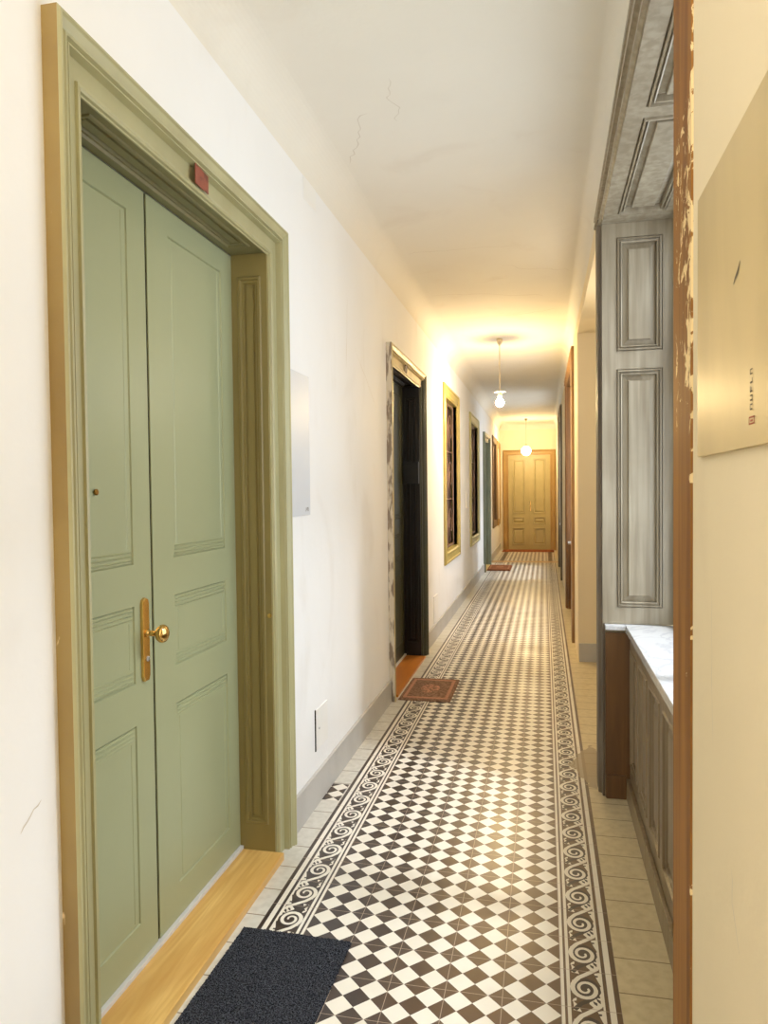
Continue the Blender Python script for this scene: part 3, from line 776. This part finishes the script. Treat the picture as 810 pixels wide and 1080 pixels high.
# ------------------------------------------------------------------ doormats
def rough_mat(name, cx, cy, lx, ly, h, mat, nx, ny, amp, rot, label):
    bm = bmesh.new(); g = [[None]*(ny+1) for _ in range(nx+1)]
    for i in range(nx+1):
        for j in range(ny+1):
            e = i in (0, nx) or j in (0, ny)
            x = (i/nx-.5)*lx + (random.uniform(-.0015, .0015)); y = (j/ny-.5)*ly + random.uniform(-.0015, .0015)
            g[i][j] = bm.verts.new((x, y, h*(.55 if e else 1) + (0 if e else random.uniform(-amp, amp))))
    for i in range(nx):
        for j in range(ny): bm.faces.new((g[i][j], g[i+1][j], g[i+1][j+1], g[i][j+1]))
    per = [g[i][0] for i in range(nx+1)] + [g[nx][j] for j in range(1, ny+1)] + [g[i][ny] for i in range(nx-1, -1, -1)] + [g[0][j] for j in range(ny-1, 0, -1)]
    low = [bm.verts.new((v.co.x, v.co.y, .001)) for v in per]
    for k in range(len(per)):
        k2 = (k+1) % len(per); bm.faces.new((low[k], low[k2], per[k2], per[k]))
    bm.faces.new(low[::-1])
    o = obj('doormat', bm, mat); o.location = (cx, cy, 0); o.rotation_euler = (0, 0, rot); tag(o, label, 'doormat')
    return o
rough_mat('m', -.832, 2.02, .385, .60, .012, M['mat_dark'], 130, 200, .0018, math.radians(-1.2), 'charcoal fibre doormat in front of the sage green double door')
rough_mat('m', -.846, 5.44, .375, .61, .012, M['rug2'], 40, 60, .001, math.radians(0), 'worn reddish brown doormat with faded motif before the dark doorway')
rough_mat('m', -.835, 14.08, .43, .84, .03, M['rug3'], 20, 40, .002, 0, 'rust brown doormat before the grey green door far down the left')
rough_mat('m', -.39, 18.12, 1.22, .56, .015, M['rug4'], 40, 20, .001, 0, 'thin rust red mat lying at the foot of the far end door')

# ------------------------------------------------------------------ small things on the walls
bm = bx((XL+.0125, 2.140, 2.474), (XL+.015, 2.245, 2.540), bevel=.0008)
for v_ in bm.verts: v_.co.x += (2.25 - v_.co.y)*.07; v_.co.z += (v_.co.y-2.2)*.05
pq = obj('door_plaque', bm, M['red']); tag(pq, 'blank worn red plaque on the head casing above the sage double door', 'plaque')
pq.location = (.006, 0, 0); pq.rotation_euler = (0, 0, 0)
for (y, lab) in ((5.75, 'small dark plaque on the casing above the dark doorway'), (14.05, 'small dark plaque on the casing above the grey green door')):
    bm = bmesh.new(); F = Fr((XL+.018, y, 2.47), (0, 1, 0), (0, 0, 1), (1, 0, 0))
    vs0 = [F.p(a, b, 0) for a, b in ((-.02, -.035), (.02, -.035), (.045, .035), (-.045, .035))]
    vs1 = [p + Vector((.006, 0, 0)) for p in vs0]
    quad(bm, vs0[::-1]); quad(bm, vs1)
    for k in range(4): quad(bm, (vs0[k], vs0[(k+1) % 4], vs1[(k+1) % 4], vs1[k]))
    tag(obj('door_plaque', bm, M['dark_red']), lab, 'plaque')

t = empty('notice_board', (XL, 3.13, 1.4)); tag(t, 'blank bluish white sheet board on the wall right of the sage door', 'board')
obj('sheet', bx((XL, 2.957, 1.397), (XL+.007, 3.307, 2.042), bevel=.001), M['board_l'], t)
bm = bmesh.new(); F = Fr((XL+.0075, 0, 0), (0, 1, 0), (0, 0, 1), (1, 0, 0))
def glyphs(bm, F, u, v, h, strokes):
    for (a, b, c, d) in strokes:
        fquad(bm, F, ((u+a*h, v+b*h, 0), (u+c*h, v+b*h, 0), (u+c*h, v+d*h, 0), (u+a*h, v+d*h, 0)))
glyphs(bm, F, 3.235, 1.415, .018, [(0, 0, .5, .15), (.35, 0, .5, 1), (.6, .45, 1.0, .6), (1.1, 0, 1.25, 1), (1.1, .85, 1.6, 1), (1.1, .45, 1.6, .58), (1.45, .45, 1.6, 1),
    (1.8, 0, 1.95, 1), (1.8, .85, 2.3, 1), (1.8, .45, 2.3, .58), (1.8, 0, 2.3, .15), (2.2, 0, 2.35, .95)])
obj('printed_logo', bm, M['ink'], t)
XN = .2605
t = empty('notice_board', (XN, 1.2, 1.56)); tag(t, 'glossy beige sheet board on the near right wall beside the flaking casing', 'board')
obj('sheet', bx((XN-.009, .86, 1.557), (XN, 1.322, 1.983), bevel=.001), M['board_r'], t)
bm = bmesh.new(); F = Fr((XN-.0096, 0.985, 1.590), (0, 0, 1), (0, 1, 0), (-1, 0, 0))   # text runs upwards
glyphs(bm, F, .012, 0, .011, [(0, 0, .2, 1), (0, .8, .7, 1), (.55, 0, .7, 1), (1.0, 0, 1.2, 1), (1.0, 0, 1.7, .2), (1.55, 0, 1.7, 1), (2.0, 0, 2.2, 1), (2.0, .4, 2.6, .6), (2.0, .8, 2.7, 1),
    (3.0, 0, 3.2, 1), (3.0, 0, 3.6, .2), (4.0, 0, 4.15, 1), (4.0, .8, 4.6, 1), (4.5, 0, 4.65, .9)])
obj('printed_letters', bm, M['ink'], t)
bm = bmesh.new(); F = Fr((XN-.0096, 0.975, 1.584), (0, 1, 0), (0, 0, 1), (-1, 0, 0))
glyphs(bm, F, 0, 0, .010, [(0, 0, 2.6, .2), (0, .8, 2.6, 1), (0, 0, .3, 1), (2.3, 0, 2.6, 1), (.8, .35, 1.9, .6)])
obj('printed_red_mark', bm, M['ink_red'], t)
bm = bmesh.new(); F = Fr((XN-.0096, 0, 0), (0, 1, 0), (0, 0, 1), (-1, 0, 0))
strip(bm, F, [(1.045, 1.802), (1.058, 1.791), (1.072, 1.786), (1.080, 1.780)], .006, 0, 0)
obj('scratch', bm, M['ink'], t)

def hatch(y0, y1, z0, z1, label, gap=True, th=.006):
    t = empty('access_hatch', (XL, (y0+y1)/2, z0)); tag(t, label, 'hatch')
    obj('cover', bx((XL, y0+.004, z0), (XL+th, y1, z1), bevel=.0015), M['plate'], t)
    if gap:
        obj('shadow_gap', bx((XL, y0-.006, z0-.002), (XL+.0035, y0+.0035, z1+.002)), M['gap'], t)
        bm = bmesh.new(); lathe(bm, [(.005, 0), (.005, .003), (.002, .004)], (XL+th, y0+.045, (z0+z1)/2), 'X', 12); obj('screw', bm, M['steel'], t)
hatch(3.355, 3.545, .253, .45, 'small square white access hatch low on the wall after the sage door')
hatch(7.22, 7.52, .175, .44, 'low white hatch cover on the wall beyond the dark doorway', False)
hatch(10.37, 10.50, 1.25, 1.47, 'slim white cover plate between the two grilled windows', False, .012)
hatch(3.28, 3.47, 2.865, 2.97, 'painted over junction cover high up beyond the sage door casing', False, .003)

# black box hanging on the far reveal of the dark doorway
bm = bx((XL-.145, 6.435, 1.565), (XL-.005, 6.474, 1.76), bevel=.004)
bb = obj('black_box', bm, M['black']); tag(bb, 'flat black box fixed inside the dark doorway', 'box')

# ------------------------------------------------------------------ pendant lamps
def pendant(x, y, zb, label, kind):
    t = empty('pendant_lamp', (x, y, CEIL)); tag(t, label, 'lamp', 'pendant lamps along the corridor')
    bm = bmesh.new(); lathe(bm, [(.03, -.002), (.034, -.012), (.026, -.05), (.010, -.075), (.004, -.08)], (x, y, CEIL), 'Z', 24); obj('ceiling_rose', bm, M['lamp_metal'], t, True)
    top = zb + .10
    bm = bmesh.new(); tube(bm, [(x, y, CEIL-.078), (x, y, top)], .005, 8); obj('rod', bm, M['lamp_metal'], t)
    if kind == 'bulb':
        bm = bmesh.new(); n = 40; r0, r1 = .016, .058
        rings = []
        for (r, z) in ((r0, .07), (.025, .068), (.04, .072), (r1, .065), (r1, .062), (.04, .068), (.025, .064), (r0, .064)):
            rings.append([bm.verts.new((x + r*(1+.06*math.cos(6*2*math.pi*k/n)*(r/r1))*math.cos(2*math.pi*k/n), y + r*(1+.06*math.cos(6*2*math.pi*k/n)*(r/r1))*math.sin(2*math.pi*k/n), zb+z+.05)) for k in range(n)])
        for i in range(len(rings)-1):
            for k in range(n): bm.faces.new((rings[i][k], rings[i][(k+1) % n], rings[i+1][(k+1) % n], rings[i+1][k]))
        obj('lamp_shade', bm, M['white_enamel'], t, True)
        bm = bmesh.new(); lathe(bm, [(.010, .115), (.020, .11), (.020, .05), (.016, .042)], (x, y, zb), 'Z', 20); obj('lamp_socket', bm, M['white_enamel'], t, True)
        bm = bmesh.new(); bmesh.ops.create_uvsphere(bm, u_segments=24, v_segments=16, radius=.044, matrix=Matrix.Translation((x, y, zb)))
        obj('bulb', bm, M['bulb'], t, True)
    else:
        bm = bmesh.new(); lathe(bm, [(.006, .16), (.04, .13), (.042, .095)], (x, y, zb), 'Z', 20); obj('lamp_socket', bm, M['lamp_metal'], t, True)
        bm = bmesh.new(); bmesh.ops.create_uvsphere(bm, u_segments=32, v_segments=20, radius=.105, matrix=Matrix.Translation((x, y, zb)))
        obj('globe', bm, M['globe'], t, True)
pendant(-.462, 8.0, 2.435, 'slender pendant with small shade and bare bulb, nearer of the two lamps', 'bulb')
pendant(-.405, 17.2, 2.38, 'slender pendant with a glowing white globe before the far end door', 'globe')
for o in C.objects:
    if o.name.startswith('pendant_lamp'): del o['group']

# ------------------------------------------------------------------ light
def area(name, loc, rot, sx, sy, power, col, spread=180):
    l = bpy.data.lights.new(name, 'AREA'); l.shape = 'RECTANGLE'; l.size = sx; l.size_y = sy; l.energy = power; l.color = col; l.spread = math.radians(spread)
    o = bpy.data.objects.new(name, l); C.objects.link(o); o.location = loc; o.rotation_euler = rot; return o
def aim(o, tgt):
    d = Vector(tgt) - o.location; o.rotation_euler = d.to_track_quat('-Z', 'Y').to_euler()
# strip of courtyard sky seen through the nearest niche window
for yy, p_ in ((2.62, 640), (8.35, 300), (13.3, 650)):
    o = area('courtyard_light', (3.0, yy, 6.2), (0, 0, 0), .5, 3.6, p_, (.93, .96, 1.0)); aim(o, (2.0, yy + .15, 6.2))
WARM = (1.0, .80, .50)
# added fill behind the viewer, facing up to brighten the ceiling
o = area('rear_fill', (-.4, -.7, 1.9), (math.radians(180), 0, 0), .9, 1.6, 26, (1.0, .95, .88))
o = area('back_wall_fill', (-.4, YB+.05, 1.6), (math.radians(90), 0, 0), 1.1, 2.2, 13, (1.0, .95, .90))  # unseen fill panel added at the back wall, facing down the corridor
# fill light added in the alcove to brighten the pilaster face
def pt(name, loc, e, col, r=.08):
    l = bpy.data.lights.new(name, 'POINT'); l.energy = e; l.color = col; l.shadow_soft_size = r
    o = bpy.data.objects.new(name, l); C.objects.link(o); o.location = loc; return o
pt('alcove_fill', (.58, 5.0, 2.3), 8, (1.0, .93, .80), .15)

w = bpy.data.worlds.new('World'); sc.world = w; w.use_nodes = True
w.node_tree.nodes['Background'].inputs[0].default_value = (.90, .95, 1.0, 1); w.node_tree.nodes['Background'].inputs[1].default_value = 2.7

# ------------------------------------------------------------------ camera (fitted to the tile grid)
cam = bpy.data.cameras.new('Camera'); co = bpy.data.objects.new('Camera', cam); C.objects.link(co); sc.camera = co
f_px = 774.53; yaw, pitch, roll = 0.2152166, 0.0292669, -0.0109354
cam.sensor_fit = 'VERTICAL'; cam.sensor_height = 36.0; cam.lens = 36.0*f_px/1080; cam.clip_start = .02
cy, sy, cp, sp = math.cos(yaw), math.sin(yaw), math.cos(pitch), math.sin(pitch)
fw = Vector((-sy*cp, cy*cp, -sp)); r = Vector((cy, sy, 0)); u_ = r.cross(fw)
r2 = r*math.cos(roll) + u_*math.sin(roll); u2 = -r*math.sin(roll) + u_*math.cos(roll)
mw = Matrix((r2, u2, -fw)).transposed().to_4x4(); mw.translation = (0, 0, H); co.matrix_world = mw

sc.view_settings.view_transform = 'Standard'; sc.view_settings.look = 'None'
sc.view_settings.exposure = 0.42; sc.view_settings.gamma = 1.04
try:
    sc.cycles.use_denoising = True; sc.cycles.max_bounces = 10; sc.cycles.diffuse_bounces = 6; sc.cycles.glossy_bounces = 4
    sc.cycles.sample_clamp_indirect = 6.0; sc.cycles.caustics_reflective = False; sc.cycles.caustics_refractive = False
except Exception: pass
